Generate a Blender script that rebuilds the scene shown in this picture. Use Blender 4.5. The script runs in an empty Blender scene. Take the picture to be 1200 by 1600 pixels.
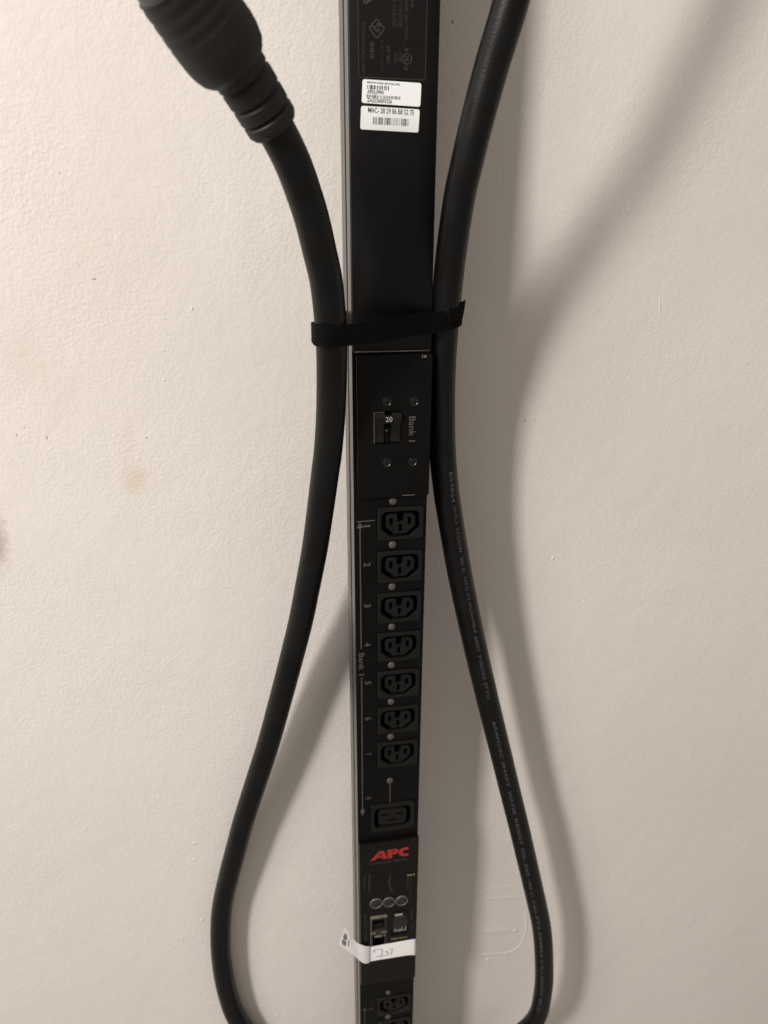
import bpy, bmesh, math, random
from mathutils import Vector, Matrix
random.seed(7)
S = bpy.context.scene
COL = S.collection
MM = 0.001

# ------------------------------------------------------------------ camera
R0 = (0.9847478814, -0.1739473621, 0.0037316665)      # camera right in world
R1 = (-0.0592063520, -0.3551921935, -0.9329166343)    # camera down
R2 = (0.1636038447, 0.9184667409, -0.3600730870)      # view direction
cd = bpy.data.cameras.new('camera')
cam = bpy.data.objects.new('camera', cd); COL.objects.link(cam)
M = Matrix((R0, (-R1[0], -R1[1], -R1[2]), (-R2[0], -R2[1], -R2[2]))).transposed().to_4x4()
M.translation = (-0.0919621930, -0.4873148286, 0.1913728863)
cam.matrix_world = M
cd.sensor_fit = 'VERTICAL'; cd.sensor_height = 36; cd.lens = 36 * 1100 / 1600
cd.clip_start = 0.01; cd.clip_end = 20
cd.dof.use_dof = True; cd.dof.focus_distance = 0.50; cd.dof.aperture_fstop = 24.75 / 3.4
S.camera = cam

# ------------------------------------------------------------------ light
W = bpy.data.worlds.new('World'); S.world = W; W.use_nodes = True
bg = W.node_tree.nodes['Background']
wt = W.node_tree; wc = wt.nodes.new('ShaderNodeTexCoord'); sx = wt.nodes.new('ShaderNodeSeparateXYZ'); wr = wt.nodes.new('ShaderNodeMapRange')
wt.links.new(wc.outputs['Generated'], sx.inputs[0]); wt.links.new(sx.outputs['Z'], wr.inputs[0])     # a room: paler towards the ceiling
for i, x in zip((1, 2, 3, 4), (-1, 1, 0.245, 0.425)): wr.inputs[i].default_value = x
wt.links.new(wr.outputs[0], bg.inputs[1])
bg.inputs[0].default_value = (1.0, 0.885, 0.77, 1); bg.inputs[1].default_value = 0.285

def area(name, loc, target, size, power, color, size_y=None):
    ld = bpy.data.lights.new(name, 'AREA'); ld.energy = power; ld.color = color
    if size_y: ld.shape = 'RECTANGLE'; ld.size = size; ld.size_y = size_y
    else: ld.shape = 'DISK'; ld.size = size
    o = bpy.data.objects.new(name, ld); COL.objects.link(o)
    o.location = loc
    o.rotation_euler = (Vector(target) - Vector(loc)).to_track_quat('-Z', 'Y').to_euler()
    return o
area('ceiling_lamp', (-1.7, -1.36, 1.25), (0, 0.05, 0), 0.24, 56, (1.0, 0.935, 0.88), 0.55)
area('second_ceiling_lamp', (-2.3, -1.4, 2.0), (0.1, 0.05, 0), 0.75, 46, (1.0, 0.92, 0.86), 0.75)
S.view_settings.view_transform = 'Standard'; S.view_settings.look = 'None'
S.view_settings.exposure = 0; S.view_settings.gamma = 1
S.cycles.max_bounces = 6

# ------------------------------------------------------------------ materials
def nodes(name):
    m = bpy.data.materials.new(name); m.use_nodes = True
    nt = m.node_tree; b = nt.nodes['Principled BSDF']
    return m, nt, b
def L(nt, a, b): nt.links.new(a, b)
def noise(nt, scale, detail=3, rough=0.5, vec=None):
    n = nt.nodes.new('ShaderNodeTexNoise'); n.inputs['Scale'].default_value = scale
    n.inputs['Detail'].default_value = detail; n.inputs['Roughness'].default_value = rough
    if vec: L(nt, vec, n.inputs['Vector'])
    return n
def objco(nt):
    return nt.nodes.new('ShaderNodeTexCoord').outputs['Object']
def ramp(nt, fac, a, ca, b, cb):
    r = nt.nodes.new('ShaderNodeValToRGB')
    r.color_ramp.elements[0].position = a; r.color_ramp.elements[0].color = (*ca, 1)
    r.color_ramp.elements[1].position = b; r.color_ramp.elements[1].color = (*cb, 1)
    L(nt, fac, r.inputs[0]); return r
def maprange(nt, v, a, b, c, d):
    n = nt.nodes.new('ShaderNodeMapRange')
    for i, x in zip((1, 2, 3, 4), (a, b, c, d)): n.inputs[i].default_value = x
    L(nt, v, n.inputs[0]); return n.outputs[0]
def bump(nt, h, dist, strength, b, prev=None):
    n = nt.nodes.new('ShaderNodeBump'); n.inputs['Distance'].default_value = dist
    n.inputs['Strength'].default_value = strength
    L(nt, h, n.inputs['Height'])
    if prev: L(nt, prev, n.inputs['Normal'])
    L(nt, n.outputs[0], b.inputs['Normal']); return n.outputs[0]

def simple(name, col, rough, metal=0.0, spec=0.5, grain=None, var=0.0, vscale=60):
    m, nt, b = nodes(name)
    b.inputs['Base Color'].default_value = (*col, 1)
    b.inputs['Roughness'].default_value = rough; b.inputs['Metallic'].default_value = metal
    b.inputs['Specular IOR Level'].default_value = spec
    co = objco(nt)
    if var:
        n = noise(nt, vscale, 5, 0.6, co)
        r = ramp(nt, n.outputs[0], 0.3, tuple(c * (1 - var) for c in col), 0.7, tuple(c * (1 + var) for c in col))
        L(nt, r.outputs[0], b.inputs['Base Color'])
        L(nt, maprange(nt, n.outputs[0], 0.3, 0.7, rough * 0.85, min(1, rough * 1.15)), b.inputs['Roughness'])
    if grain:
        n2 = noise(nt, grain[0], 2, 0.5, co)
        bump(nt, n2.outputs[0], grain[1], grain[2], b)
    return m

def wall_material():
    m, nt, b = nodes('painted_wall')
    co = nt.nodes.new('ShaderNodeNewGeometry').outputs['Position']
    big = noise(nt, 3.5, 4, 0.55, co)
    base = ramp(nt, big.outputs[0], 0.3, (0.710, 0.677, 0.640), 0.7, (0.748, 0.718, 0.686))
    col = base.outputs[0]
    # yellowish scuffs and one darker soft patch at fixed places on the paint
    def tint_patch(col, x, z, rx, rz, tint, amt, rot=0.0):
        mp = nt.nodes.new('ShaderNodeMapping'); mp.vector_type = 'TEXTURE'
        mp.inputs['Location'].default_value = (x * MM, 0.068, z * MM)
        mp.inputs['Rotation'].default_value = (0, rot, 0)
        mp.inputs['Scale'].default_value = (rx * MM, 1, rz * MM)
        L(nt, co, mp.inputs['Vector'])
        ln = nt.nodes.new('ShaderNodeVectorMath'); ln.operation = 'LENGTH'
        L(nt, mp.outputs[0], ln.inputs[0])
        nz = noise(nt, 160, 3, 0.6, co)
        ad = nt.nodes.new('ShaderNodeMath'); ad.operation = 'MULTIPLY_ADD'
        L(nt, nz.outputs[0], ad.inputs[0]); ad.inputs[1].default_value = 0.9
        L(nt, ln.outputs['Value'], ad.inputs[2])
        f = maprange(nt, ad.outputs[0], 0.75, 1.6, amt, 0.0)
        mx = nt.nodes.new('ShaderNodeMix'); mx.data_type = 'RGBA'
        L(nt, f, mx.inputs['Factor']); L(nt, col, mx.inputs[6]); mx.inputs[7].default_value = (*tint, 1)
        return mx.outputs[2]
    col = tint_patch(col, -193, 14, 11, 15, (0.62, 0.51, 0.36), 0.42, 0.3)
    col = tint_patch(col, -196, 45, 6, 26, (0.64, 0.53, 0.40), 0.14, 0.2)
    col = tint_patch(col, -255, 105, 22, 50, (0.62, 0.52, 0.42), 0.15, -0.4)
    col = tint_patch(col, -206, 185, 22, 24, (0.66, 0.55, 0.46), 0.14)
    col = tint_patch(col, -306, -26, 12, 34, (0.36, 0.31, 0.28), 0.75)  # darker upright patch with soft edges
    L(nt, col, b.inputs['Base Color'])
    b.inputs['Specular IOR Level'].default_value = 0.35
    fine = noise(nt, 400, 1.5, 0.45, co)          # orange peel of the paint roller
    cell = noise(nt, 150, 2.0, 0.5, co)
    roll = noise(nt, 22, 3, 0.5, co)
    # the roller left more or less texture from place to place
    patchy = maprange(nt, noise(nt, 9, 2, 0.5, co).outputs[0], 0.35, 0.65, 0.35, 1.0)
    mul = nt.nodes.new('ShaderNodeMath'); mul.operation = 'MULTIPLY'
    L(nt, fine.outputs[0], mul.inputs[0]); L(nt, patchy, mul.inputs[1])
    n1 = bump(nt, roll.outputs[0], 0.004, 0.22, b)
    n2 = bump(nt, cell.outputs[0], 0.0010, 0.18, b, n1)
    bump(nt, mul.outputs[0], 0.0010, 0.33, b, n2)
    L(nt, maprange(nt, cell.outputs[0], 0.3, 0.7, 0.42, 0.60), b.inputs['Roughness'])
    return m

MAT = dict(
    wall=wall_material(),
    coat=simple('black_powder_coat', (0.0026, 0.0025, 0.0025), 0.42, spec=0.17, grain=(1500, 0.0002, 0.25), var=0.18, vscale=45),
    side=simple('black_anodised_side', (0.024, 0.022, 0.021), 0.27, grain=(1200, 0.0001, 0.2), var=0.25, vscale=70),
    plastic=simple('black_plastic', (0.0062, 0.0060, 0.0058), 0.42, spec=0.28, grain=(900, 0.0002, 0.2)),
    plate=simple('glossy_black_plastic', (0.0042, 0.0036, 0.0031), 0.30, spec=0.25, var=0.2, vscale=30),
    rocker=simple('satin_black_plastic', (0.0042, 0.0041, 0.004), 0.22, spec=0.42),
    hole=simple('dark_cavity', (0.0025, 0.0025, 0.0025), 0.9, spec=0.1),
    cover=simple('satin_powder_coat', (0.0050, 0.0048, 0.0048), 0.40, spec=0.26, grain=(1500, 0.0002, 0.25), var=0.15, vscale=45),
    rubber=simple('black_rubber', (0.0030, 0.0030, 0.0032), 0.43, spec=0.30, grain=(700, 0.0003, 0.35), var=0.4, vscale=28),
    plug=simple('black_moulded_rubber', (0.0135, 0.0120, 0.0120), 0.58, spec=0.4, grain=(500, 0.0003, 0.3), var=0.2, vscale=40),
    greyplug=simple('grey_nylon', (0.085, 0.082, 0.078), 0.5),
    strap=simple('black_hook_and_loop', (0.0028, 0.0028, 0.0030), 0.95, spec=0.1, grain=(2600, 0.0008, 0.9), var=0.4, vscale=400),
    print=simple('grey_print', (0.066, 0.065, 0.063), 0.6, var=0.2, vscale=900),
    faint=simple('faint_grey_print', (0.038, 0.036, 0.036), 0.6, var=0.35, vscale=700),
    cordprint=simple('worn_grey_cord_print', (0.056, 0.056, 0.061), 0.5, var=0.5, vscale=500),
    vfaint=simple('very_faint_print', (0.022, 0.021, 0.021), 0.6, var=0.35, vscale=500),
    white=simple('white_print', (0.30, 0.30, 0.29), 0.5),
    red=simple('red_print', (0.30, 0.030, 0.024), 0.5, spec=0.2, var=0.15, vscale=300),
    sticker=simple('white_sticker', (0.88, 0.91, 0.92), 0.45, var=0.02, vscale=80),
    ink=simple('black_thermal_ink', (0.03, 0.03, 0.035), 0.6),
    paleink=simple('grey_ink', (0.13, 0.13, 0.14), 0.6),
    tag=simple('white_tag_vinyl', (0.90, 0.90, 0.91), 0.35),
    pen=simple('pencil_line', (0.10, 0.12, 0.11), 0.6),
    led=simple('frosted_lens', (0.075, 0.066, 0.063), 0.42, spec=0.3, grain=(1800, 0.0004, 0.5), var=0.15, vscale=500),
    contact=simple('tin_contact', (0.34, 0.30, 0.22), 0.4),
    jack=simple('brown_grey_jack', (0.022, 0.018, 0.0135), 0.32, spec=0.5, var=0.3, vscale=200),
    wear_glint=simple('worn_edge_and_glint', (0.20, 0.19, 0.185), 0.45, metal=0.3, var=0.4, vscale=200),  # bare rubbed metal; also stands in for a painted edge highlight
    metal=simple('nickel_shield', (0.34, 0.30, 0.24), 0.36, metal=0.75, var=0.25, vscale=250),
    gold=simple('brass_print', (0.30, 0.23, 0.11), 0.5),
    button=simple('grey_rubber_button', (0.022, 0.022, 0.022), 0.55, spec=0.3),
    rim=simple('button_rim', (0.10, 0.098, 0.095), 0.4),
    screw=simple('black_screw', (0.02, 0.02, 0.02), 0.28, metal=0.4),
    speck=simple('dark_chip', (0.42, 0.38, 0.34), 0.8),
)

# ------------------------------------------------------------------ helpers (all sizes in mm)
def link(name, me, mat, parent=None, origin=None, smooth=None):
    """one mesh object; vertices come in world mm, the origin is the middle of the piece"""
    me.transform(Matrix.Scale(MM, 4))
    if origin is None:
        xs = [v.co for v in me.vertices]
        lo = Vector([min(v[i] for v in xs) for i in range(3)]); hi = Vector([max(v[i] for v in xs) for i in range(3)])
        origin = (lo + hi) / 2
    else: origin = Vector(origin) * MM
    me.transform(Matrix.Translation(-origin))
    me.name = name
    o = bpy.data.objects.new(name, me); COL.objects.link(o)
    if mat is not None:
        me.materials.clear(); me.materials.append(MAT[mat])
    base = Vector((0, 0, 0)); p = parent
    while p is not None: base += p.location; p = p.parent
    o.parent = parent; o.location = origin - base
    if smooth is not None:
        for pl in me.polygons: pl.use_smooth = True
        if smooth < 180: me.set_sharp_from_angle(angle=math.radians(smooth))
    return o
def root(name, label, cat, loc, group=None):
    o = bpy.data.objects.new(name, None); COL.objects.link(o); o.location = Vector(loc) * MM
    o.empty_display_size = 0.02
    o['label'] = label; o['category'] = cat
    if group: o['group'] = group
    return o
def from_lists(v, f):
    me = bpy.data.meshes.new('m'); me.from_pydata([tuple(p) for p in v], [], f); me.update(); return me
def from_bm(bm):
    me = bpy.data.meshes.new('m'); bm.to_mesh(me); bm.free(); return me
def join(*meshes):
    v = []; f = []
    for me in meshes:
        k = len(v); v += [tuple(p.co) for p in me.vertices]; f += [[i + k for i in p.vertices] for p in me.polygons]
        bpy.data.meshes.remove(me)
    return from_lists(v, f)
def box(x0, x1, y0, y1, z0, z1, bev=0, seg=2):
    bm = bmesh.new(); bmesh.ops.create_cube(bm, size=1)
    for v in bm.verts:
        v.co = (x0 + (v.co.x + .5) * (x1 - x0), y0 + (v.co.y + .5) * (y1 - y0), z0 + (v.co.z + .5) * (z1 - z0))
    if bev: bmesh.ops.bevel(bm, geom=bm.edges[:], offset=bev, segments=seg, profile=.5, affect='EDGES')
    return from_bm(bm)
def rrect(x0, x1, z0, z1, r, n=5, chamfer=None):
    """rounded rectangle; chamfer cuts the two lower corners straight as on an appliance inlet"""
    p = []
    for cx, cz, a0, low in ((x1, z1, 0, 0), (x0, z1, 90, 0), (x0, z0, 180, 1), (x1, z0, 270, 1)):
        rr = r
        sx = -1 if cx == x1 else 1; sz = -1 if cz == z1 else 1
        if low and chamfer:
            c = chamfer; k = 0.28 * c
            q = [(cx + sx * c * 1.15, cz), (cx, cz - 0 + sz * c)]
            a = Vector((q[0][0], q[0][1])); b = Vector((q[1][0], q[1][1]))
            if cx == x0: pts = [b, b.lerp(a, .12) + Vector((-0.15, -0.15)), b.lerp(a, .88) + Vector((-0.15, -0.15)), a]
            else: pts = [a, a.lerp(b, .12) + Vector((0.15, -0.15)), a.lerp(b, .88) + Vector((0.15, -0.15)), b]
            p += [tuple(v) for v in pts]; continue
        ox, oz = cx + sx * rr, cz + sz * rr
        for i in range(n + 1):
            a = math.radians(a0 + 90 * i / n); p.append((ox + rr * math.cos(a), oz + rr * math.sin(a)))
    return p
def circle(x, z, r, n=20, rz=None):
    return [(x + r * math.cos(2 * math.pi * i / n), z + (rz or r) * math.sin(2 * math.pi * i / n)) for i in range(n)]
def plate(outer, holes, y0, y1, bev=0.0):
    """flat piece in the XZ plane with holes, front at y0, back at y1"""
    cu = bpy.data.curves.new('c', 'CURVE'); cu.dimensions = '2D'; cu.fill_mode = 'BOTH'
    for loop in [outer] + holes:
        s = cu.splines.new('POLY'); s.points.add(len(loop) - 1); s.use_cyclic_u = True
        for q, (x, z) in zip(s.points, loop): q.co = (x, z, 0, 1)
    cu.extrude = max((y1 - y0) / 2 - bev, 0.0001); cu.bevel_depth = bev; cu.bevel_resolution = 1
    if bev: cu.offset = -bev
    o = bpy.data.objects.new('tmp', cu); COL.objects.link(o)
    dg = bpy.context.evaluated_depsgraph_get(); dg.update()
    me = bpy.data.meshes.new_from_object(o.evaluated_get(dg))
    bpy.data.objects.remove(o); bpy.data.curves.remove(cu)
    ym = (y0 + y1) / 2
    for v in me.vertices: v.co = (v.co.x, ym - v.co.z, v.co.y)
    me.materials.clear(); me.update(); return me
def flat(poly, y, t=0.06):
    return plate(poly, [], y - t, y)
def stroke(pts, w, y, t=0.06):
    """printed line of width w through XZ points"""
    ms = []
    for (a, b) in zip(pts[:-1], pts[1:]):
        a = Vector(a); b = Vector(b); d = (b - a); 
        if d.length < 1e-6: continue
        n = Vector((-d.y, d.x)).normalized() * w / 2
        v = [(a + n), (a - n), (b - n), (b + n)]
        ms.append(from_lists([(p.x, y - t, p.y) for p in v], [(0, 1, 2, 3)]))
    return join(*ms)
_tx = {}
def text_mesh(body):
    if body not in _tx:
        cu = bpy.data.curves.new('t', 'FONT'); cu.body = body; cu.size = 1; cu.resolution_u = 3; cu.offset = 0.012
        o = bpy.data.objects.new('tmp', cu); COL.objects.link(o)
        dg = bpy.context.evaluated_depsgraph_get(); dg.update()
        me = bpy.data.meshes.new_from_object(o.evaluated_get(dg))
        bpy.data.objects.remove(o); bpy.data.curves.remove(cu)
        xs = [v.co.x for v in me.vertices]; ys = [v.co.y for v in me.vertices]
        x0, x1, y0, y1 = min(xs), max(xs), min(ys), max(ys)
        _tx[body] = ([((v.co.x - x0) / (x1 - x0), (v.co.y - y0) / (y1 - y0)) for v in me.vertices],
                     [list(p.vertices) for p in me.polygons])
        bpy.data.meshes.remove(me)
    return _tx[body]
def text(body, a, b, h, y, t=0.08):
    """lettering whose baseline runs from XZ point a to b with height h, printed on the plane y"""
    v, f = text_mesh(body)
    a = Vector(a); d = Vector(b) - a; n = Vector((-d.y, d.x)).normalized() * h
    pts = [a + d * u + n * w for u, w in v]
    return from_lists([(p.x, y - t, p.y) for p in pts], f)
def down(body, x, z0, z1, h, y):
    """lettering turned a quarter clockwise: reads downwards, feet at x"""
    return text(body, (x, z0), (x, z1), h, y)
def ring(x, z, r, w, y, n=28, rz=None, t=0.06):
    rz = rz or r
    v = []; f = []
    for i in range(n):
        a = 2 * math.pi * i / n
        v += [(x + r * math.cos(a), y - t, z + rz * math.sin(a)), (x + (r - w) * math.cos(a), y - t, z + (rz - w) * math.sin(a))]
    for i in range(n):
        j = (i + 1) % n; f.append((2 * i, 2 * i + 1, 2 * j + 1, 2 * j))
    return from_lists(v, f)
def lathe(prof, x, y, z, n=24):
    """profile (radius, y offset) turned round the Y axis"""
    v = []; f = []
    for r, dy in prof:
        for i in range(n):
            a = 2 * math.pi * i / n; v.append((x + r * math.cos(a), y + dy, z + r * math.sin(a)))
    for k in range(len(prof) - 1):
        for i in range(n):
            j = (i + 1) % n; f.append((k * n + i, k * n + j, (k + 1) * n + j, (k + 1) * n + i))
    f.append(list(range(n))); f.append(list(range((len(prof) - 1) * n, len(prof) * n))[::-1])
    me = from_lists(v, f)
    bm = bmesh.new(); bm.from_mesh(me); bmesh.ops.recalc_face_normals(bm, faces=bm.faces[:]); bm.to_mesh(me); bm.free()
    return me
def spline(P, step=4.0):
    """Catmull-Rom through the points, resampled at even steps"""
    P = [Vector(p) for p in P]
    Q = [P[0] * 2 - P[1]] + P + [P[-1] * 2 - P[-2]]
    out = []
    for i in range(1, len(Q) - 2):
        a, b, c, d = Q[i - 1:i + 3]
        n = max(4, int((c - b).length / 1.5))
        for k in range(n):
            t = k / n
            out.append(0.5 * ((2 * b) + (c - a) * t + (2 * a - 5 * b + 4 * c - d) * t * t + (3 * b - a - 3 * c + d) * t ** 3))
    out.append(P[-1])
    for _ in range(14):      # take measuring wobble out of the sweep
        out = [out[0]] + [(out[i - 1] + out[i] * 2 + out[i + 1]) / 4 for i in range(1, len(out) - 1)] + [out[-1]]
    res = [out[0]]; acc = 0
    for a, b in zip(out[:-1], out[1:]):
        acc += (b - a).length
        if acc >= step: res.append(b); acc = 0
    return res
def tube(P, rad, n=24, cap=True):
    v = []; f = []
    for i, p in enumerate(P):
        t = (P[min(i + 1, len(P) - 1)] - P[max(i - 1, 0)]).normalized()
        nn = Vector((0, -1, 0)); nn = (nn - t * nn.dot(t)).normalized(); s = t.cross(nn)
        r = rad(i) if callable(rad) else rad
        for k in range(n):
            a = 2 * math.pi * k / n; v.append(p + nn * r * math.cos(a) + s * r * math.sin(a))
    for i in range(len(P) - 1):
        for k in range(n):
            j = (k + 1) % n; f.append((i * n + k, i * n + j, (i + 1) * n + j, (i + 1) * n + k))
    if cap: f.append(list(range(n))); f.append(list(range((len(P) - 1) * n, len(P) * n))[::-1])
    me = from_lists(v, f)
    bm = bmesh.new(); bm.from_mesh(me); bmesh.ops.recalc_face_normals(bm, faces=bm.faces[:]); bm.to_mesh(me); bm.free()
    return me

# ------------------------------------------------------------------ the wall
WY = 68.0
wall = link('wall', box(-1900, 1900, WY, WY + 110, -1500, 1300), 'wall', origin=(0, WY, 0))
wall['kind'] = 'structure'; wall['label'] = 'cream painted wall with roller texture, scuffs and a smoothed repair patch'
def ridge(pts, w, h):
    """low rounded ridge of paint on the wall"""
    P = spline([(x, 0, z) for x, z in pts], 2.0); v = []; f = []; n = 7; N = len(P)
    for i, p in enumerate(P):
        t = (P[min(i + 1, N - 1)] - P[max(i - 1, 0)]).normalized(); s = Vector((t.z, 0, -t.x))
        e = min(1, (min(i, N - 1 - i) + 0.15) / 3) * random.uniform(.65, 1.15)
        for k in range(n):
            a = k / (n - 1) * 2 - 1
            q = p + s * a * w / 2
            v.append((q.x, WY + 0.05 - (h * e + .05) * (0.5 + 0.5 * math.cos(math.pi * a)), q.z))
    for i in range(N - 1):
        for k in range(n - 1): f.append((i * n + k, i * n + k + 1, (i + 1) * n + k + 1, (i + 1) * n + k))
    return from_lists(v, f)
def nub(x, z, r, h, rz=None):
    v = []; f = []; n = 10; rings = 4
    for k in range(rings):
        u = k / rings
        for i in range(n):
            a = 2 * math.pi * i / n; q = random.uniform(.85, 1.15)
            v.append((x + r * (1 - u) * math.cos(a) * q, WY + .04 - h * math.sin(u * math.pi / 2), z + (rz or r) * (1 - u) * math.sin(a) * q))
    v.append((x, WY + .04 - h, z))
    for k in range(rings - 1):
        for i in range(n):
            j = (i + 1) % n; f.append((k * n + i, k * n + j, (k + 1) * n + j, (k + 1) * n + i))
    for i in range(n): f.append(((rings - 1) * n + i, (rings - 1) * n + (i + 1) % n, len(v) - 1))
    return from_lists(v, f)
for pts, w, h in (([(114.7, -496.8), (123.2, -489.8), (136.6, -487.5), (167.2, -491.6)], 5, .35),
                  ([(124, -502), (149.2, -505.7), (172.4, -509.4)], 5, .40),
                  ([(123, -500), (113.8, -523.3), (112, -545.3)], 3.5, .3),
                  ([(114.7, -499), (110.6, -519.7), (109.6, -544.7), (109.4, -570.4), (113.9, -584)], 3, .35),
                  ([(119.8, -591.7), (143.4, -594), (159.3, -595.5), (167.9, -593.1), (176.3, -578), (178.3, -554.3), (174.7, -528)], 3.2, .7),
                  ([(115.4, -553.1), (145, -557.5), (165.4, -559.9)], 11, .7),
                  ([(236.6, 153.3), (237.6, 143.1), (239.5, 127.7)], 1.6, .5),
                  ([(-118.7, -451.5), (-123.7, -458.7), (-127.9, -462.4), (-132.5, -471.6)], 1.8, .4),
                  ([(-134, -478), (-138, -487), (-142, -490)], 1.8, .3),
                  ([(58.5, 327.7), (70.4, 337.5)], 1.6, .3),
                  ([(93.7, 264), (97, 235), (98.7, 212.3)], 1.2, .25)):
    link('paint_ridge', ridge(pts, w * 1.3, h * .8), 'wall', wall, smooth=180)
for x, z, r, h in ((-137.6, 143.9, 1.4, .7), (165.7, -82.1, 2.2, 1.0), (201.5, -130.6, 1.6, .7), (-183.5, -469.2, 2.2, 1.0),
                   (66.2, -582.6, 2.6, 1.0), (164.7, -560.7, 3.4, 1.3), (156.3, -597, 3.2, 1.1), (133.6, -602, 2.8, 1.0),
                   (-184.4, -386.1, 2.4, .6), (-181.8, -364.8, 2.2, .6), (-114.7, -635.1, 3, .8), (-163, 92, 1.4, .5), (262, 40, 1.5, .6)):
    link('paint_nub', nub(x, z, r, h * .65), 'wall', wall, smooth=180)
for x, z, r, rz in ((-253.3, 50.6, 1.0, 2.0), (-267.8, 59.1, .9, .9), (-274.1, 53.5, .6, 2.2), (-203.4, 164.9, 2.0, 1.1), (-212.8, 175, .6, .9),
                    (128, 49.2, 1.7, 1.2), (137.1, 48.9, 1.1, .9), (-216.2, 233, 1.1, .5), (53.3, 331.5, 1.4, 1.7), (358.4, -26.1, 1.5, .7),
                    (398.2, -285, 1.4, 1.0), (-180.8, 47.5, .8, 1.2), (-54, 221, .5, .6)):
    link('paint_chip', nub(x, z, r, .12, rz), 'speck', wall, smooth=180)

# ------------------------------------------------------------------ the power strip
ZB, ZT = -950.0, 560.0
pdu = root('power_strip', 'tall narrow black rack power strip with a column of outlets against a cream wall',
           'power strip', (0, 22, ZB))
# outlet positions: bank of seven small ones, one large, then the next bank
SX = 7.4
small_z = [-9.4 - 36.1 * k for k in range(7)] + [-547.0 - 36.1 * k for k in range(9)]
big = (3.7, -295.7)
def srect(z): return (SX - 18.0, SX + 18.0, z - 13.4, z + 13.4)
prof = [(-28, 1.0), (-28, 17.2), (-27.6, 17.6), (-24.6, 17.8), (-24.6, 23.6), (-27.6, 23.8), (-28, 24.2), (-28, 44), (28, 44), (28, 24.2), (27.6, 23.8), (24.6, 23.6),
        (24.6, 17.8), (27.6, 17.6), (28, 17.2), (28, 1.0), (27.0, 1.0), (27.0, 1.6), (23.4, 1.6), (23.4, 42.5), (-23.4, 42.5), (-23.4, 1.6), (-27, 1.6), (-27, 1.0)]
n = len(prof)
v = [(x, y, ZB) for x, y in prof] + [(x, y, ZT) for x, y in prof]
f = [(i, (i + 1) % n, n + (i + 1) % n, n + i) for i in range(n)] + [list(range(n))[::-1], list(range(n, 2 * n))]
me = from_lists(v, f)
bm = bmesh.new(); bm.from_mesh(me); bmesh.ops.recalc_face_normals(bm, faces=bm.faces[:]); bm.to_mesh(me); bm.free()
link('housing', me, 'side', pdu)
holes = []
for z in small_z:
    x0, x1, z0, z1 = srect(z); holes.append(rrect(x0 - .15, x1 + .15, z0 - .15, z1 + .15, 2.2, 3))
holes.append(rrect(big[0] - 20.4, big[0] + 20.4, big[1] - 15.9, big[1] + 15.9, 2.2, 3))
link('face_panel', plate(rrect(-27.9, 27.9, ZB, 119.0, .3, 2), holes, 0, 2.2, .55), 'coat', pdu, smooth=35)
link('end_cap', box(-28.3, 28.3, -1, 45, ZT, ZT + 4, 1), 'plastic', pdu, smooth=35)
link('upper_cover', box(-27.6, 27.3, -1.3, 1.0, 120.4, ZT - .5, .6), 'cover', pdu, smooth=35)
link('cover_edge', box(-26.8, 25.9, -1.6, -.9, 119.25, 120.2, .3), 'wear_glint', pdu, smooth=35)

# --- small outlets
def outlet_small(z, with_core=True):
    x0, x1, z0, z1 = srect(z)
    cx, cz = SX + .15, z - .4
    well = rrect(cx - 14.9, cx + 14.9, cz - 10.3, cz + 10.3, 4.8, 5, chamfer=7.0)
    o = link('outlet', plate(rrect(x0, x1, z0, z1, 2.4, 4), [well], -1.3, 9.5, .5), 'plastic', pdu, origin=(cx, 0, z), smooth=40)
    link('well_floor', box(cx - 17, cx + 17, 8.6, 9.4, cz - 12, cz + 12), 'hole', o)
    w, h = 11.4, 8.1
    nt_ = [(cx + 2.6, cz + h), (cx + 2.6, cz + 3.2), (cx + 1.9, cz + 2.0), (cx, cz + 1.5), (cx - 1.9, cz + 2.0), (cx - 2.6, cz + 3.2), (cx - 2.6, cz + h)]
    core = rrect(cx - w, cx + w, cz - h, cz + h, 3.6, 4, chamfer=6.3)
    k = 5                                                     # the keyway goes into the top edge, after the first corner
    core = core[:k] + nt_ + core[k:]
    slots = [[(cx + a, cz + b), (cx + a + 2.5, cz + b), (cx + a + 2.5, cz + b + 5.8), (cx + a, cz + b + 5.8)]
             for a, b in ((-8.3, -.9), (5.8, -.9), (-1.25, -6.2))]
    link('socket_core', plate(core, slots, -0.7, 8.6, .35), 'plastic', o, smooth=40)
    return o
proto = outlet_small(small_z[0])
for z in small_z[1:]:
    if z > -740:
        c = proto.copy(); COL.objects.link(c); c.parent = pdu
        c.location = proto.location + Vector((0, 0, (z - small_z[0]) * MM))
        for ch in proto.children:
            d = ch.copy(); COL.objects.link(d); d.parent = c
    else:
        c = proto.copy(); COL.objects.link(c); c.parent = pdu
        c.location = proto.location + Vector((0, 0, (z - small_z[0]) * MM))
# --- the large outlet
bx, bz = big
o = link('outlet', plate(rrect(bx - 20.2, bx + 20.2, bz - 15.7, bz + 15.7, 2.6, 4),
                         [rrect(bx - 16.6, bx + 16.6, bz - 11.4, bz + 11.4, 4.5, 5)], -1.5, 9.5, .6), 'plastic', pdu, origin=(bx, 0, bz), smooth=40)
o['label'] = 'wider outlet with three flat horizontal slots, last of the upper bank'
link('well_floor', box(bx - 19, bx + 19, 8.6, 9.4, bz - 14, bz + 14), 'hole', o)
slots = [[(bx + a, bz + b), (bx + a + 7, bz + b), (bx + a + 7, bz + b + 2.3), (bx + a, bz + b + 2.3)] for a, b in ((-10, 1.2), (3.2, 1.2), (-3.5, -5.2))]
link('socket_core', plate(rrect(bx - 13, bx + 13, bz - 8.6, bz + 8.6, 4, 5), slots, -.7, 8.6, .4), 'plastic', o, smooth=40)
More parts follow.
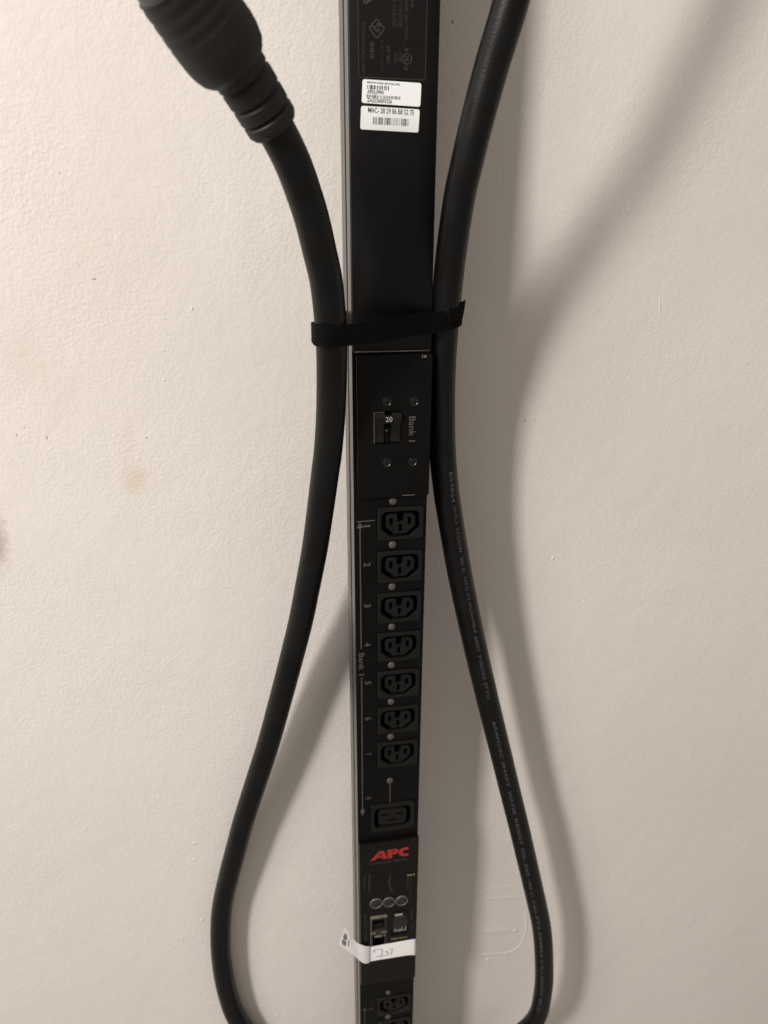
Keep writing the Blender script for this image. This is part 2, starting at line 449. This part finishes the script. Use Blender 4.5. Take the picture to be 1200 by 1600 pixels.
# --- indicator lenses
for z, x in [(8.7, 1.7)] + [(-27.0 - 36.1 * k, 1.6) for k in range(6)] + [(-255.0, 1.3), (-528.0, 1.3)] + [(-565 - 36.1 * k, 1.3) for k in range(3)]:
    r = 3.0 if z != -528 else 2.7
    me = lathe([(r * 1.0, .3), (r, -.4), (r * .93, -.9), (r * .7, -1.35), (r * .35, -1.6), (.05, -1.66)], x, 0, z, 20)
    link('indicator_lens', me, 'led', pdu, smooth=60)

# --- printing on the outlet panel
def prt(name, me, mat, parent, label=None):
    o = link(name, me, mat, parent)
    if label: o['label'] = label
    return o
PY = -.02
legend = join(stroke([(-26.0, -6.3), (-12.2, -6.0)], .8, PY), stroke([(-23.6, -10), (-23.5, -117.5)], .9, PY),
              flat([(-23.6, -6.7), (-26.2, -11.6), (-21.0, -11.6)], PY - .02),
              stroke([(-23.4, -144.5), (-23.6, -284)], .9, PY), flat([(-23.6, -281.5), (-25.6, -285.5), (-23.6, -291.5), (-21.6, -285.5)], PY - .02),
              stroke([(1.3, -258.4), (1.3, -279.6)], .8, PY),
              down('Bank 1', -25.6, -121.2, -142.4, 4.6, PY))
prt('printed_legend', legend, 'print', pdu)
for i, z in enumerate((-10.2, -42.3, -78.1, -113.7, -150.4, -186.3, -223.1, -271.6)):
    w = 1.6 if i == 0 else 3.4
    prt('printed_number', down(str(i + 1), -20.8, z + w / 2, z - w / 2, 5.2 if i < 7 else 5.0, PY), 'print' if i < 6 else 'faint', pdu)
prt('printed_legend', join(stroke([(-23.3, -549), (-23.3, -760)], .9, PY), flat(circle(-23.3, -547.8, 2.0, 12), PY - .02), down('9', -19.6, -546.5, -549.9, 4.6, PY)), 'faint', pdu)

# --- breaker plate
bp = link('breaker_plate', plate(rrect(-25.5, 28.2, 13.4, 118.0, .8, 2),
          [[(-13.4, 54.4), (6.5, 54.4), (6.5, 78.6), (-13.4, 78.6)]], -4.2, 0.4, .6), 'coat', pdu, smooth=40)
for q in ((20.6, 21.3, -4.26, -4.1, 115.2, 117.3), (22.1, 23.6, -4.26, -4.1, 115.4, 117.0), (7.5, 17.5, -4.24, -4.1, 14.1, 14.5)):
    link('worn_spot', box(*q), 'wear_glint', bp)
link('switch_recess', box(-13.3, 6.4, -.6, -.2, 54.5, 78.5), 'hole', bp)
def cheek(x0, x1):
    """rocker cheek: a rounded fin, high at the top"""
    pr = [(-.5, 54.8), (-.5, 78.2), (-4.2, 78.2), (-5.6, 77.9), (-6.8, 77.0), (-7.5, 75.6), (-7.6, 74.0), (-7.1, 72.4), (-6.0, 70.8), (-4.6, 69.0), (-3.3, 66.8), (-2.4, 64.0), (-2.0, 60.5), (-2.2, 57.5), (-2.8, 55.4), (-2.6, 54.8)]
    k = len(pr); v = [(x0, y, z) for y, z in pr] + [(x1, y, z) for y, z in pr]
    f = [(i, (i + 1) % k, k + (i + 1) % k, k + i) for i in range(k)] + [list(range(k))[::-1], list(range(k, 2 * k))]
    me = from_lists(v, f); bm = bmesh.new(); bm.from_mesh(me); bmesh.ops.recalc_face_normals(bm, faces=bm.faces[:])
    bmesh.ops.bevel(bm, geom=[e for e in bm.edges if abs(e.verts[0].co.x - e.verts[1].co.x) < 1e-4], offset=.35, segments=2, affect='EDGES')
    bm.to_mesh(me); bm.free(); return me
sw = link('rocker_switch', cheek(-13.0, -5.9), 'rocker', bp, smooth=62)
link('rocker_switch', cheek(-.9, 6.1), 'rocker', bp, smooth=62)
link('rocker_knob', lathe([(1.5, .5), (1.5, -.6), (1.1, -1.1), (.05, -1.3)], -3.4, -1.6, 63.5, 16), 'rocker', bp, smooth=50)
link('recess_frame', plate([(-14.2, 53.7), (7.3, 53.7), (7.3, 79.4), (-14.2, 79.4)], [[(-13.4, 54.4), (6.5, 54.4), (6.5, 78.6), (-13.4, 78.6)]], -4.4, -4.1, .1), 'coat', bp)
link('wear_highlight_edge', box(-13.45, -13.15, -4.6, -4.2, 55, 78.2, .1), 'wear_glint', bp)
link('wear_highlight_edge', box(-12.8, -6.2, -5.5, -5.15, 77.9, 78.15, .1), 'wear_glint', bp)  # highlight on the left cheek's top edge, put in as a pale strip
link('rocker_channel', box(-5.8, -1.0, -1.2, -.7, 55.2, 77.4, .2), 'hole', bp)
prt('printed_number', text('20', (-5.6, 71.4), (-.7, 71.4), 3.7, -7.44), 'white', bp)
link('rocker_window', box(-6.9, .2, -7.42, -2.7, 69.9, 76.2, .3), 'plate', bp, smooth=40)
prt('printed_text', down('Bank 1', 12.0, 74.0, 55.4, 4.8, -4.22), 'print', bp)
for x, z in ((-4.1, 85.0), (15.5, 84.8), (-4.1, 40.3), (15.3, 40.1)):
    me = lathe([(3.3, .5), (3.3, -.55), (2.9, -.75), (2.5, -.35), (2.2, -.2), (2.0, -.5), (1.2, -.75), (.05, -.8)], x, -4.2, z, 24)
    s = link('screw', me, 'screw', bp, smooth=30)
    link('screw_slot', join(box(x - 1.3, x + 1.3, -5.08, -4.9, z - .3, z + .3), box(x - .3, x + .3, -5.085, -4.9, z - 1.3, z + 1.3)), 'hole', s)

# --- rating label at the top of the upper cover (plain printing on a thin black label)
UY = -1.3
rl = link('rating_label', box(-22.2, 19.5, UY - .12, UY - .01, 283.0, 420, 0), 'cover', pdu)
LY = UY - .14
prt('printed_border', join(stroke([(-22, 418), (-22, 283.2), (19.2, 283.0), (19.6, 418), (-22, 418)], .5, LY)), 'vfaint', rl)
prt('printed_symbol', join(stroke([(-18.2, 320.4), (-18.4, 338), (-3.2, 329.5), (-18.2, 320.4)], 1.1, LY)), 'faint', rl)
prt('printed_symbol', join(stroke([(-11.0, 313.3), (-6.2, 308.6), (-11.0, 303.4), (-15.5, 308.6), (-11.0, 313.3)], .55, LY),
     down('P', -13.9, 309.6, 308.0, 2.4, LY), down('S', -11.6, 308.5, 306.6, 2.6, LY), down('E', -11.2, 311.0, 309.2, 2.6, LY)), 'faint', rl)
for body, x, z0, z1, h, mt in (('SAFETY NOTE: MAX LOAD 24 A, 120/240 V', -20.2, 311.5, 284.6, 2.2, 'vfaint'),
                               ('50-60 Hz', -15.0, 301.5, 293.0, 2.5, 'faint'),
                               ('エーピーシー・ジャパン', -8.9, 302.6, 286.2, 2.4, 'vfaint'), ('定格・電圧A', -5.0, 300.2, 290.4, 2.4, 'vfaint'),
                               ('12A MAX C13 OUTLET', -1.6, 330, 309.6, 2.4, 'vfaint'), ('16A MAX C19 OUTLET', 2.0, 330, 309.4, 2.4, 'vfaint'),
                               ('2 POLE BANK, 20A TOTAL,', 5.6, 333, 302.4, 2.3, 'vfaint'), ('Output', 9.3, 331, 320.0, 2.2, 'faint'),
                               ('LISTED', -.2, 297.0, 291.2, 1.7, 'vfaint'), ('I.T.E.', 1.9, 295.8, 292.2, 1.4, 'vfaint'), ('E107062', 3.1, 297.0, 291.6, 1.7, 'vfaint')):
    prt('printed_text', down(body, x, z0, z1, h, LY), mt, rl)
prt('printed_symbol', join(ring(7.8, 293.7, 2.9, .45, LY), down('U', 6.6, 295.2, 293.6, 2.2, LY), down('L', 6.6, 293.4, 292.0, 2.2, LY),
     down('c', 6.4, 299.0, 297.4, 1.9, LY), down('US', 6.0, 290.2, 288.0, 2.2, LY)), 'faint', rl)

# --- the two white stickers
def bars(x0, x1, z0, z1, y, seed, slope=0.0, fill=.55):
    rnd = random.Random(seed); v = []; f = []; x = x0
    while x < x1:
        w = rnd.choice((.22, .3, .3, .5, .7)); 
        if x + w > x1: break
        dz = slope * (x - x0)
        k = len(v); v += [(x, y, z0 + dz), (x + w, y, z0 + dz), (x + w, y, z1 + dz), (x, y, z1 + dz)]; f.append((k, k + 1, k + 2, k + 3))
        x += w + rnd.choice((.22, .3, .45, .8)) * (1 - fill) * 2
    return from_lists(v, f)
def sticker(quad, r, y):
    (ax, az), (bx_, bz_), (cx_, cz_), (dx_, dz_) = quad      # tl tr br bl
    q = [Vector(p) for p in quad]; pts = []
    for i in (1, 0, 3, 2):
        p = q[i]; a = q[(i + 1) % 4]; b = q[(i - 1) % 4]
        da = (a - p).normalized() * r; db = (b - p).normalized() * r
        for k in range(5):
            t = k / 4; pts.append(tuple(((p + da).lerp(p, t)).lerp(p.lerp(p + db, t), t)))
    return plate(pts, [], y - .13, y)
s1 = link('serial_sticker', sticker([(-19.6, 282.2), (16.8, 281.4), (16.4, 268.6), (-20.3, 269.6)], 1.4, UY - .02), 'sticker', pdu)
s1['label'] = 'upper white sticker with two barcodes and two lines of characters'
SY = UY - .16
for q in (('MADE IN INDIA (BANGALORE)', (-16.9, 279.9), (3.4, 279.3), 1.3), ('APDU9941', (-16.9, 274.6), (-6.6, 274.4), 2.2), ('ZA2526003326', (-17.0, 270.1), (-1.6, 269.8), 2.2)):
    prt('printed_text', text(*q, SY), 'ink', s1)
prt('barcode', join(bars(-17.0, -2.3, 277.0, 279.3, SY, 3, -.02), bars(-17.2, 4.2, 272.4, 274.2, SY, 5, -.02)), 'ink', s1)
s2 = link('address_sticker', sticker([(-20.6, 268.1), (16.1, 267.2), (15.5, 254.4), (-21.3, 255.3)], 1.4, UY - .02), 'sticker', pdu)
s2['label'] = 'lower white sticker with one barcode under a line of characters'
prt('printed_text', text('MAC- 28 29 86 B8 52 7E', (-16.4, 264.5), (12.4, 263.8), 3.0, SY), 'paleink', s2)
prt('barcode', bars(-13.2, 9.6, 258.2, 262.2, SY, 9, -.02, .45), 'ink', s2)

# --- network module
nm = link('control_module', plate(rrect(-27.6, 28.3, -507, -321.4, 1.2, 3),
          [rrect(-17.7, -1.2, -470, -411.5, .4, 2), rrect(3.0, 19.6, -442.0, -422.0, .6, 2)], -4.2, .4, 1.1), 'plate', pdu, smooth=40)
NY = -4.22
def logo(x, z, w, h):
    def P(pts): return [(x + a / 36 * w, z + b / 10.5 * h) for a, b in pts]
    A = plate(P([(0, 0), (8.2, 9.6), (9.6, 10.4), (11.4, 10.5), (13.0, 10.0), (16.6, 0), (12.0, 0), (11.4, 2.2), (6.4, 2.2), (4.6, 0)]),
              [P([(8.3, 4.4), (10.8, 4.4), (10.2, 7.6)])], NY - .08, NY - .01)
    Pm = plate(P([(17.0, 0), (15.9, 10.5), (23.6, 10.5), (25.7, 9.9), (26.8, 8.2), (26.5, 6.2), (25.2, 4.6), (23.0, 4.0), (20.9, 4.0), (20.6, 0)]),
               [P([(20.4, 6.4), (22.4, 6.4), (23.0, 7.2), (22.4, 8.1), (20.2, 8.1)])], NY - .08, NY - .01)
    Cm = plate(P([(36, 10.5), (31.5, 10.5), (28.9, 9.6), (27.3, 7.6), (26.9, 5.2), (27.5, 2.6), (29.3, .6), (31.8, 0), (36, 0), (36, 2.9), (32.8, 2.9), (31.3, 3.6), (30.7, 5.2),
                  (31.3, 6.9), (32.8, 7.6), (36, 7.6)]), [], NY - .08, NY - .01)
    return join(A, Pm, Cm)
prt('printed_logo', logo(-17.7, -341.4, 36, 10.4), 'red', nm, 'red three-letter lettering APC')
prt('printed_text', text('by Schneider Electric', (-18.4, -347.2), (17.6, -347.2), 3.3, NY), 'faint', nm)
for q in (('Display', -19.8, -357, -380, 2.6), ('Menu', -24.0, -360, -375, 1.8), ('Bank / Phase', 17.6, -367, -383, 1.8), ('10/100', -23.2, -408, -424, 1.8),
          ('Serial', -23.3, -434, -443, 1.8), ('USB', 22.0, -411, -424, 1.8), ('I/O', 22.6, -430, -438, 1.8)):
    prt('printed_text', down(*q, NY), 'faint', nm)
prt('printed_line', join(stroke([(1.3, -363.5), (.4, -371.7), (1.6, -379.7), (4.1, -384.7)], 1.5, NY), stroke([(21.1, -368), (21.1, -404)], .4, NY)), 'vfaint', nm)
for x in (18.6, 21.2, 23.9):
    link('status_light', lathe([(.9, .2), (.9, -.2), (.05, -.35)], x, NY, -366, 12), 'gold', nm, smooth=60)
for x, z in ((-12.1, -395.4), (.3, -396.2), (12.7, -396.8)):
    b = link('push_button', lathe([(4.9, .4), (4.9, -.8), (4.4, -1.1), (.05, -1.3)], x, NY, z, 32), 'button', nm, smooth=40)
    link('button_rim', lathe([(6.1, .3), (6.1, -.8), (5.8, -1.25), (5.35, -1.3), (5.0, -1.0), (5.0, .2)], x, NY, z, 32), 'rim', b, smooth=50)
# network jacks on the left, usb and round-pin sockets on the right
jk = link('network_jack', plate(rrect(-17.5, -1.4, -469.8, -411.7, .3, 2), [rrect(-15.4, -3.4, -431.5, -417.5, .4, 2), rrect(-15.4, -3.4, -458, -437.6, .4, 2)], -4.5, 7.5, .25),
          'jack', nm, smooth=40)
link('jack_floor', box(-17, -2, 6.4, 7.2, -468, -412), 'hole', jk)
link('jack_shield', join(box(-17.6, -1.2, -5.2, -4.4, -415.2, -411.6, .4), box(-17.4, -12.4, -4.9, -4.4, -435.4, -433.4, .3), box(-7.2, -1.4, -4.9, -4.4, -435.8, -433.8, .3),
     box(-17.7, -17.1, -5.0, -4.4, -470, -412, .2), box(-13.4, -5.6, -3.6, 1, -442.4, -440.4, .3)), 'metal', jk, smooth=40)
link('jack_shield', join(*[box(a, a + 1.6, -5.5, -5.1, -413.9, -412.5, .3) for a in (-16.8, -10.3, -3.6)]), 'wear_glint', jk)
link('jack_tongue', box(-14.6, -4.2, -2.6, 6, -431.4, -425.5, .5), 'plastic', jk)
link('jack_spring', box(-4.6, -3.2, -4.9, -4.2, -440.4, -437.8, .3), 'metal', jk)
us = link('usb_socket', box(4.0, 18.4, -4.8, -4.1, -421.4, -411.0, .3), 'plate', nm)
link('usb_contact', box(6.2, 13.9, -5.3, -4.7, -415.6, -413.3, .3), 'contact', us)
link('usb_tongue', box(5.2, 17.0, -5.2, -4.7, -419.9, -416.9, .3), 'button', us)
ss = link('sensor_socket', box(2.6, 19.9, -2.0, 4.0, -442.6, -421.6, .4), 'button', nm)
link('socket_pin', join(*[box(a, a + 1.0, -4.0, -1.9, -437.0, -434.4, .2) for a in (7.2, 13.6, 17.2)] + [box(6.0, 18.4, -3.6, -1.9, -438.4, -437.2, .2)]), 'wear_glint', ss)
prt('printed_text', text('RS485 universal', (2.8, -448), (18.8, -448), 2.6, NY), 'gold', nm)

# ------------------------------------------------------------------ white wrap-round tag
T = [(29.4, 16.0, -461), (29.0, 3.0, -455.9), (27.6, -4.0, -451.6), (20.0, -5.0, -450.8), (2.0, -5.0, -451.3), (-17.0, -5.0, -451.8), (-19.0, -6.2, -448.9), (-22.5, -7.6, -446.6), (-26.2, -8.4, -443.0), (-31.3, -9.0, -437.8), (-36.2, -10.0, -428.4), (-39.3, -11.0, -420.6), (-43.3, -12.0, -411.8)]
B = [(29.6, 16.0, -486), (29.4, 3.0, -482.3), (27.8, -4.0, -474.9), (20.3, -5.0, -471.9), (2.2, -5.0, -471.7), (-17.1, -5.0, -471.8), (-19.1, -6.2, -471.6), (-22.8, -7.6, -470.2), (-26.4, -8.4, -466.8), (-30.3, -9.0, -460.9), (-34.1, -10.0, -454.2), (-39.7, -11.0, -445.4), (-48.8, -12.0, -432.6)]
def band(T, B, cross=5, bulge=0.0, thick=.25):
    v = []; f = []; m = len(T)
    for a, b in zip(T, B):
        a = Vector(a); b = Vector(b)
        for k in range(cross + 1):
            t = k / cross; p = a.lerp(b, t); v.append((p.x, p.y - bulge * math.sin(math.pi * t), p.z))
    c = cross + 1
    for i in range(m - 1):
        for k in range(cross): f.append((i * c + k, i * c + k + 1, (i + 1) * c + k + 1, (i + 1) * c + k))
    me = from_lists(v, f)
    bm = bmesh.new(); bm.from_mesh(me); bmesh.ops.recalc_face_normals(bm, faces=bm.faces[:])
    bmesh.ops.solidify(bm, geom=bm.faces[:], thickness=thick); bm.to_mesh(me); bm.free(); return me
def rail(T, n):
    P = [Vector(p) for p in T]; Q = [P[0] * 2 - P[1]] + P + [P[-1] * 2 - P[-2]]; out = []
    for i in range(1, len(Q) - 2):
        a, b, c, d = Q[i - 1:i + 3]
        for k in range(n):
            t = k / n; out.append(0.5 * ((2 * b) + (c - a) * t + (2 * a - 5 * b + 4 * c - d) * t * t + (3 * b - a - 3 * c + d) * t ** 3))
    out.append(P[-1]); return out
tag = root('wrap_tag', 'white vinyl tag wrapped round the strip, free end sticking out left', 'tag', (0, 0, -482))
link('tag_band', band(rail(T, 4), rail(B, 4), 5, .12), 'tag', tag, smooth=50)
def on_front(u, w):     # u along the flat front from x=20 to x=-17, w down
    return (20 - u * 37, -451 - w * 20.6)
pen = []
def scribble(pts, w=.42):
    pen.append(stroke([(-15 + (x + 15) * .92, -461 + (z + 461) * .92) for x, z in pts], w, -5.5))
cA = [(-14.2, -458.9), (-14.8, -456.6), (-12.6, -455.4), (-9.0, -455.2), (-6.2, -456.4), (-5.4, -459.5), (-6.0, -463.5), (-7.6, -466.2), (-10.0, -467.0), (-12.0, -466.0)]
scribble(cA); scribble([(-13.8, -459.4), (-12.6, -458.8)])
scribble([(-7.6, -466.8), (-4.2, -467.2), (-3.6, -465.8)])
scribble([(-2.4, -466.8), (.8, -466.6), (.6, -462.0), (-1.0, -460.4), (-2.0, -461.8)])
scribble([(2.0, -459.2), (5.4, -458.6), (5.0, -462.5), (3.6, -466.8)]); scribble([(3.2, -466.8), (5.2, -466.4)])
prt('handwriting', join(*pen), 'pen', tag)
# small barcode on the free end, lying along the slanted flag
def flag(s, t):         # s 0..1 along the flag to its tip, t 0..1 top edge to bottom edge
    a = Vector((-36.2, -10.6, -428.4)).lerp(Vector((-43.3, -12.6, -411.8)), s); b = Vector((-34.1, -10.6, -454.2)).lerp(Vector((-48.8, -12.6, -432.6)), s)
    return a.lerp(b, t)
v = []; f = []
for s0, s1, t0, t1 in [(.62, .92, .22 + .052 * i, .22 + .052 * i + random.choice((.02, .03, .04))) for i in range(6)] + [(.62, .92, .58 + .05 * i, .58 + .05 * i + random.choice((.02, .03, .04))) for i in range(6)] + [(.40, .46, .35, .7)]:
    k = len(v); v += [flag(s0, t0), flag(s1, t0), flag(s1, t1), flag(s0, t1)]; f.append((k, k + 1, k + 2, k + 3))
prt('barcode', from_lists(v, f), 'paleink', tag)

# ------------------------------------------------------------------ the power cord
LC = [(-72.3, -64, 240.5), (-66.2, -60, 228.7), (-61.4, -55, 216.4), (-56.8, -50, 203.3), (-51.6, -43, 182.5), (-48, -37, 167.7), (-45.4, -29, 144.2), (-44.1, -21, 118.9),
      (-44.5, -11, 82.5), (-46.3, -4, 53.3), (-48.7, 1, 32.7), (-52.6, 9, -.1), (-57.2, 17, -35), (-63.7, 24, -71.6), (-69.7, 29, -103.4), (-80.7, 36, -150.2), (-91.3, 40, -191.3),
      (-102.8, 43, -233.8), (-116.5, 46, -278.1), (-128.5, 49, -317.2), (-135.5, 51, -341.8), (-157.7, 56, -427), (-164.7, 57, -471.6), (-167.3, 57, -517.9), (-165.1, 57, -567.6), (-157.9, 56.5, -610.5)]
RC = [(57.7, -42, 315.2), (51.2, -34, 286.6), (44.9, -26, 253.9), (41.6, -19, 230.4), (40.3, -15, 219.5), (38.8, -8, 193.7), (38.4, 0, 165.3), (38.4, 7, 130.6), (39.3, 12, 93.4), (42.4, 15, 43.9), (46.8, 17, 12),
      (50.8, 18, -10.1), (62.9, 20, -68.6), (78.4, 22, -132.7), (96.5, 23, -202.4), (112.9, 24, -263.2), (127.5, 23, -318.8), (138.0, 21, -359.3), (161.0, 20, -449.5), (172.6, 20, -498.5),
      (179.8, 20, -549), (183.8, 21, -601.4), (179.5, 24, -654.2)]
bottom = [(-140, 56.2, -660), (-108, 56, -708), (-60, 56, -748), (0, 56, -765), (60, 54, -758), (115, 46, -735), (152, 34, -702)]
topend = [(0, 20, 574), (2, 17, 600), (18, 5, 628), (48, -20, 640), (78, -45, 622), (94, -58, 570), (92, -62, 500), (80, -60, 430), (68, -52, 370)]
CR = 10.2
path = spline([(-80.1, -68, 252.6)] + LC + bottom + RC[::-1] + topend[::-1], 4.0)
cord = link('power_cord', tube(path, CR, 28), 'rubber', pdu, smooth=60)
cord['label'] = 'thick black rubber cord hanging in a long loop on both sides of the strip'
# plug: moulded body swept along its own axis, radius changes with the distance from the cord end
ax = spline([(-76.2, -68.0, 246.2), (-80.2, -71.0, 251.8), (-91.4, -80.5, 267.2), (-106.5, -92.0, 284.2), (-120.2, -103.0, 299.5), (-141, -120, 322)], 1.0)
def collar(i):
    s = i
    r = 13.9 + .018 * s
    if s < 2: r = 12.4 + s * .8
    for g in (6, 12, 18):
        if abs(s - g) < 1: r -= 1.5
    return r
def body(i):
    base = [(0, 14.4), (1, 16.2), (3, 18.6), (6, 20.0), (9, 20.5), (15, 20.3), (24, 19.3), (40, 17.6), (60, 16.2)]
    for (a, ra), (b, rb) in zip(base[:-1], base[1:]):
        if a <= i <= b: r = ra + (rb - ra) * (i - a) / (b - a); break
    else: r = base[-1][1]
    if i > 13 and i % 4 == 0: r -= .5
    return r
k1 = 22
pl = link('plug', tube(ax[k1 - 1:k1 + 29], body, 36), 'plug', cord, smooth=50)
pl['label'] = 'ribbed black moulded plug body out of focus at the upper left'
link('strain_relief', tube(ax[:k1 + 1], collar, 32), 'plug', cord, smooth=40)
link('plug_front', tube(ax[k1 + 28:k1 + 40], lambda i: 17.6 - .03 * i, 36), 'greyplug', cord, smooth=50)
# printing that runs down the right-hand side of the cord
raw = spline(RC, 1.0); pts = [raw[0]]; need = 1.0
for a, b in zip(raw[:-1], raw[1:]):
    d = (b - a).length; pos = 0.0
    while pos + need <= d: pos += need; need = 1.0; pts.append(a.lerp(b, pos / d))
    need -= d - pos
def cord_text(body, s0, length, h):
    v, f = text_mesh(body); out = []
    for u, w in v:
        s = s0 + u * length; i = min(max(int(s), 1), len(pts) - 2)
        p = pts[i].lerp(pts[i + 1], s - int(s)); t = (pts[i + 1] - pts[i - 1]).normalized()
        nn = Vector((0, -1, 0)); nn = (nn - t * nn.dot(t)).normalized(); side = nn.cross(t)
        if side.x < 0: side = -side
        phi = math.radians(9 - 36 * min(1.25, max(-.5, (s - 395) / 405))) + (w - .5) * h / CR
        out.append(p + (nn * math.cos(phi) + side * math.sin(phi)) * (CR + .07))
    return from_lists(out, f)
arc = [0]
s = next(i for i, p in enumerate(pts) if p.z < 28)
jobs = [('E54864', 34), ('(UL)', 20), ('STOOW', 30), ('90 C', 20), ('(SH) ST-FLEXIBLE', 74), ('600V', 22), ('P-BOXS', 34), ('STYO', 24)]
for body_, ln in jobs:
    ln *= .76
    prt('cord_print', cord_text(body_, s, ln, 3.0), 'cordprint', cord); s += ln + 3.6
s = next(i for i, p in enumerate(pts) if p.z < -214)
for body_, ln in [('6AWG/5C', 34), ('SHAFT', 24), ('WATER', 24), ('RESIST', 26), ('OIL RES', 30), ('-40 C', 20), ('CSA', 16), ('FT2', 16), ('E54864', 30), ('(UL)', 16), ('STOOW', 26), ('90 C', 18)]:
    ln *= 1.32
    if s + ln < len(pts) - 3: prt('cord_print', cord_text(body_, s, ln, 3.0), 'cordprint', cord); s += ln + 4.5

# ------------------------------------------------------------------ hook-and-loop strap
ST = [(-56.3, -20, 141.4), (-56.0, -30, 142.1), (-54.2, -36, 142), (-49.1, -40, 142.2), (-40.8, -38, 141.9), (-32.2, -34, 142.1), (-16.9, -28, 143.7), (-.7, -20, 145.1), (13.7, -13, 145.9), (25.8, -8, 146.1), (37.7, -5.5, 146.7), (45.5, -2.0, 147.7),
      (51.0, 6, 148.4), (50.0, 14, 148.6), (44, 22, 148), (34, 46.5, 147), (20, 48, 146), (-20, 48, 144), (-32, 45, 143), (-50, 4, 141), (-56, -10, 141), (-56.3, -20, 141.4)]
SB = [(-56.7, -20, 129.3), (-56.5, -30, 129), (-54.6, -36, 128.9), (-49.4, -40, 129.2), (-41, -38, 128.8), (-32.4, -34, 128.7), (-16.9, -28, 129.2), (-.6, -20, 130.3), (14, -13, 131.3), (26.2, -8, 132.1), (38.2, -5.5, 133.7), (45.8, -2.0, 135.0),
      (51.2, 6, 136), (50.2, 14, 136), (44, 22, 135.4), (34, 46.5, 134.4), (20, 48, 133.4), (-20, 48, 131.4), (-32, 45, 130.4), (-50, 4, 129), (-56, -10, 129), (-56.7, -20, 129.3)]
strap = root('cable_strap', 'black hook-and-loop strap tying both sides of the cord across the front of the power strip', 'strap', (0, 0, 128))
link('strap_band', band(rail(ST, 4), rail(SB, 4), 4, .5, 1.3), 'strap', strap, smooth=60)
tl = [(39.0, -6.8, 151.0), (44.9, -4.6, 152.0), (50.6, 0, 152.4), (52.4, 3, 152.8)]
tb = [(38.3, -6.8, 138.3), (43.9, -4.4, 138.8), (49.0, 0, 140.0), (50.8, 3, 141.0)]
link('strap_tail', band(rail(tl, 4), rail(tb, 4), 4, .3, 1.2), 'strap', strap, smooth=60)
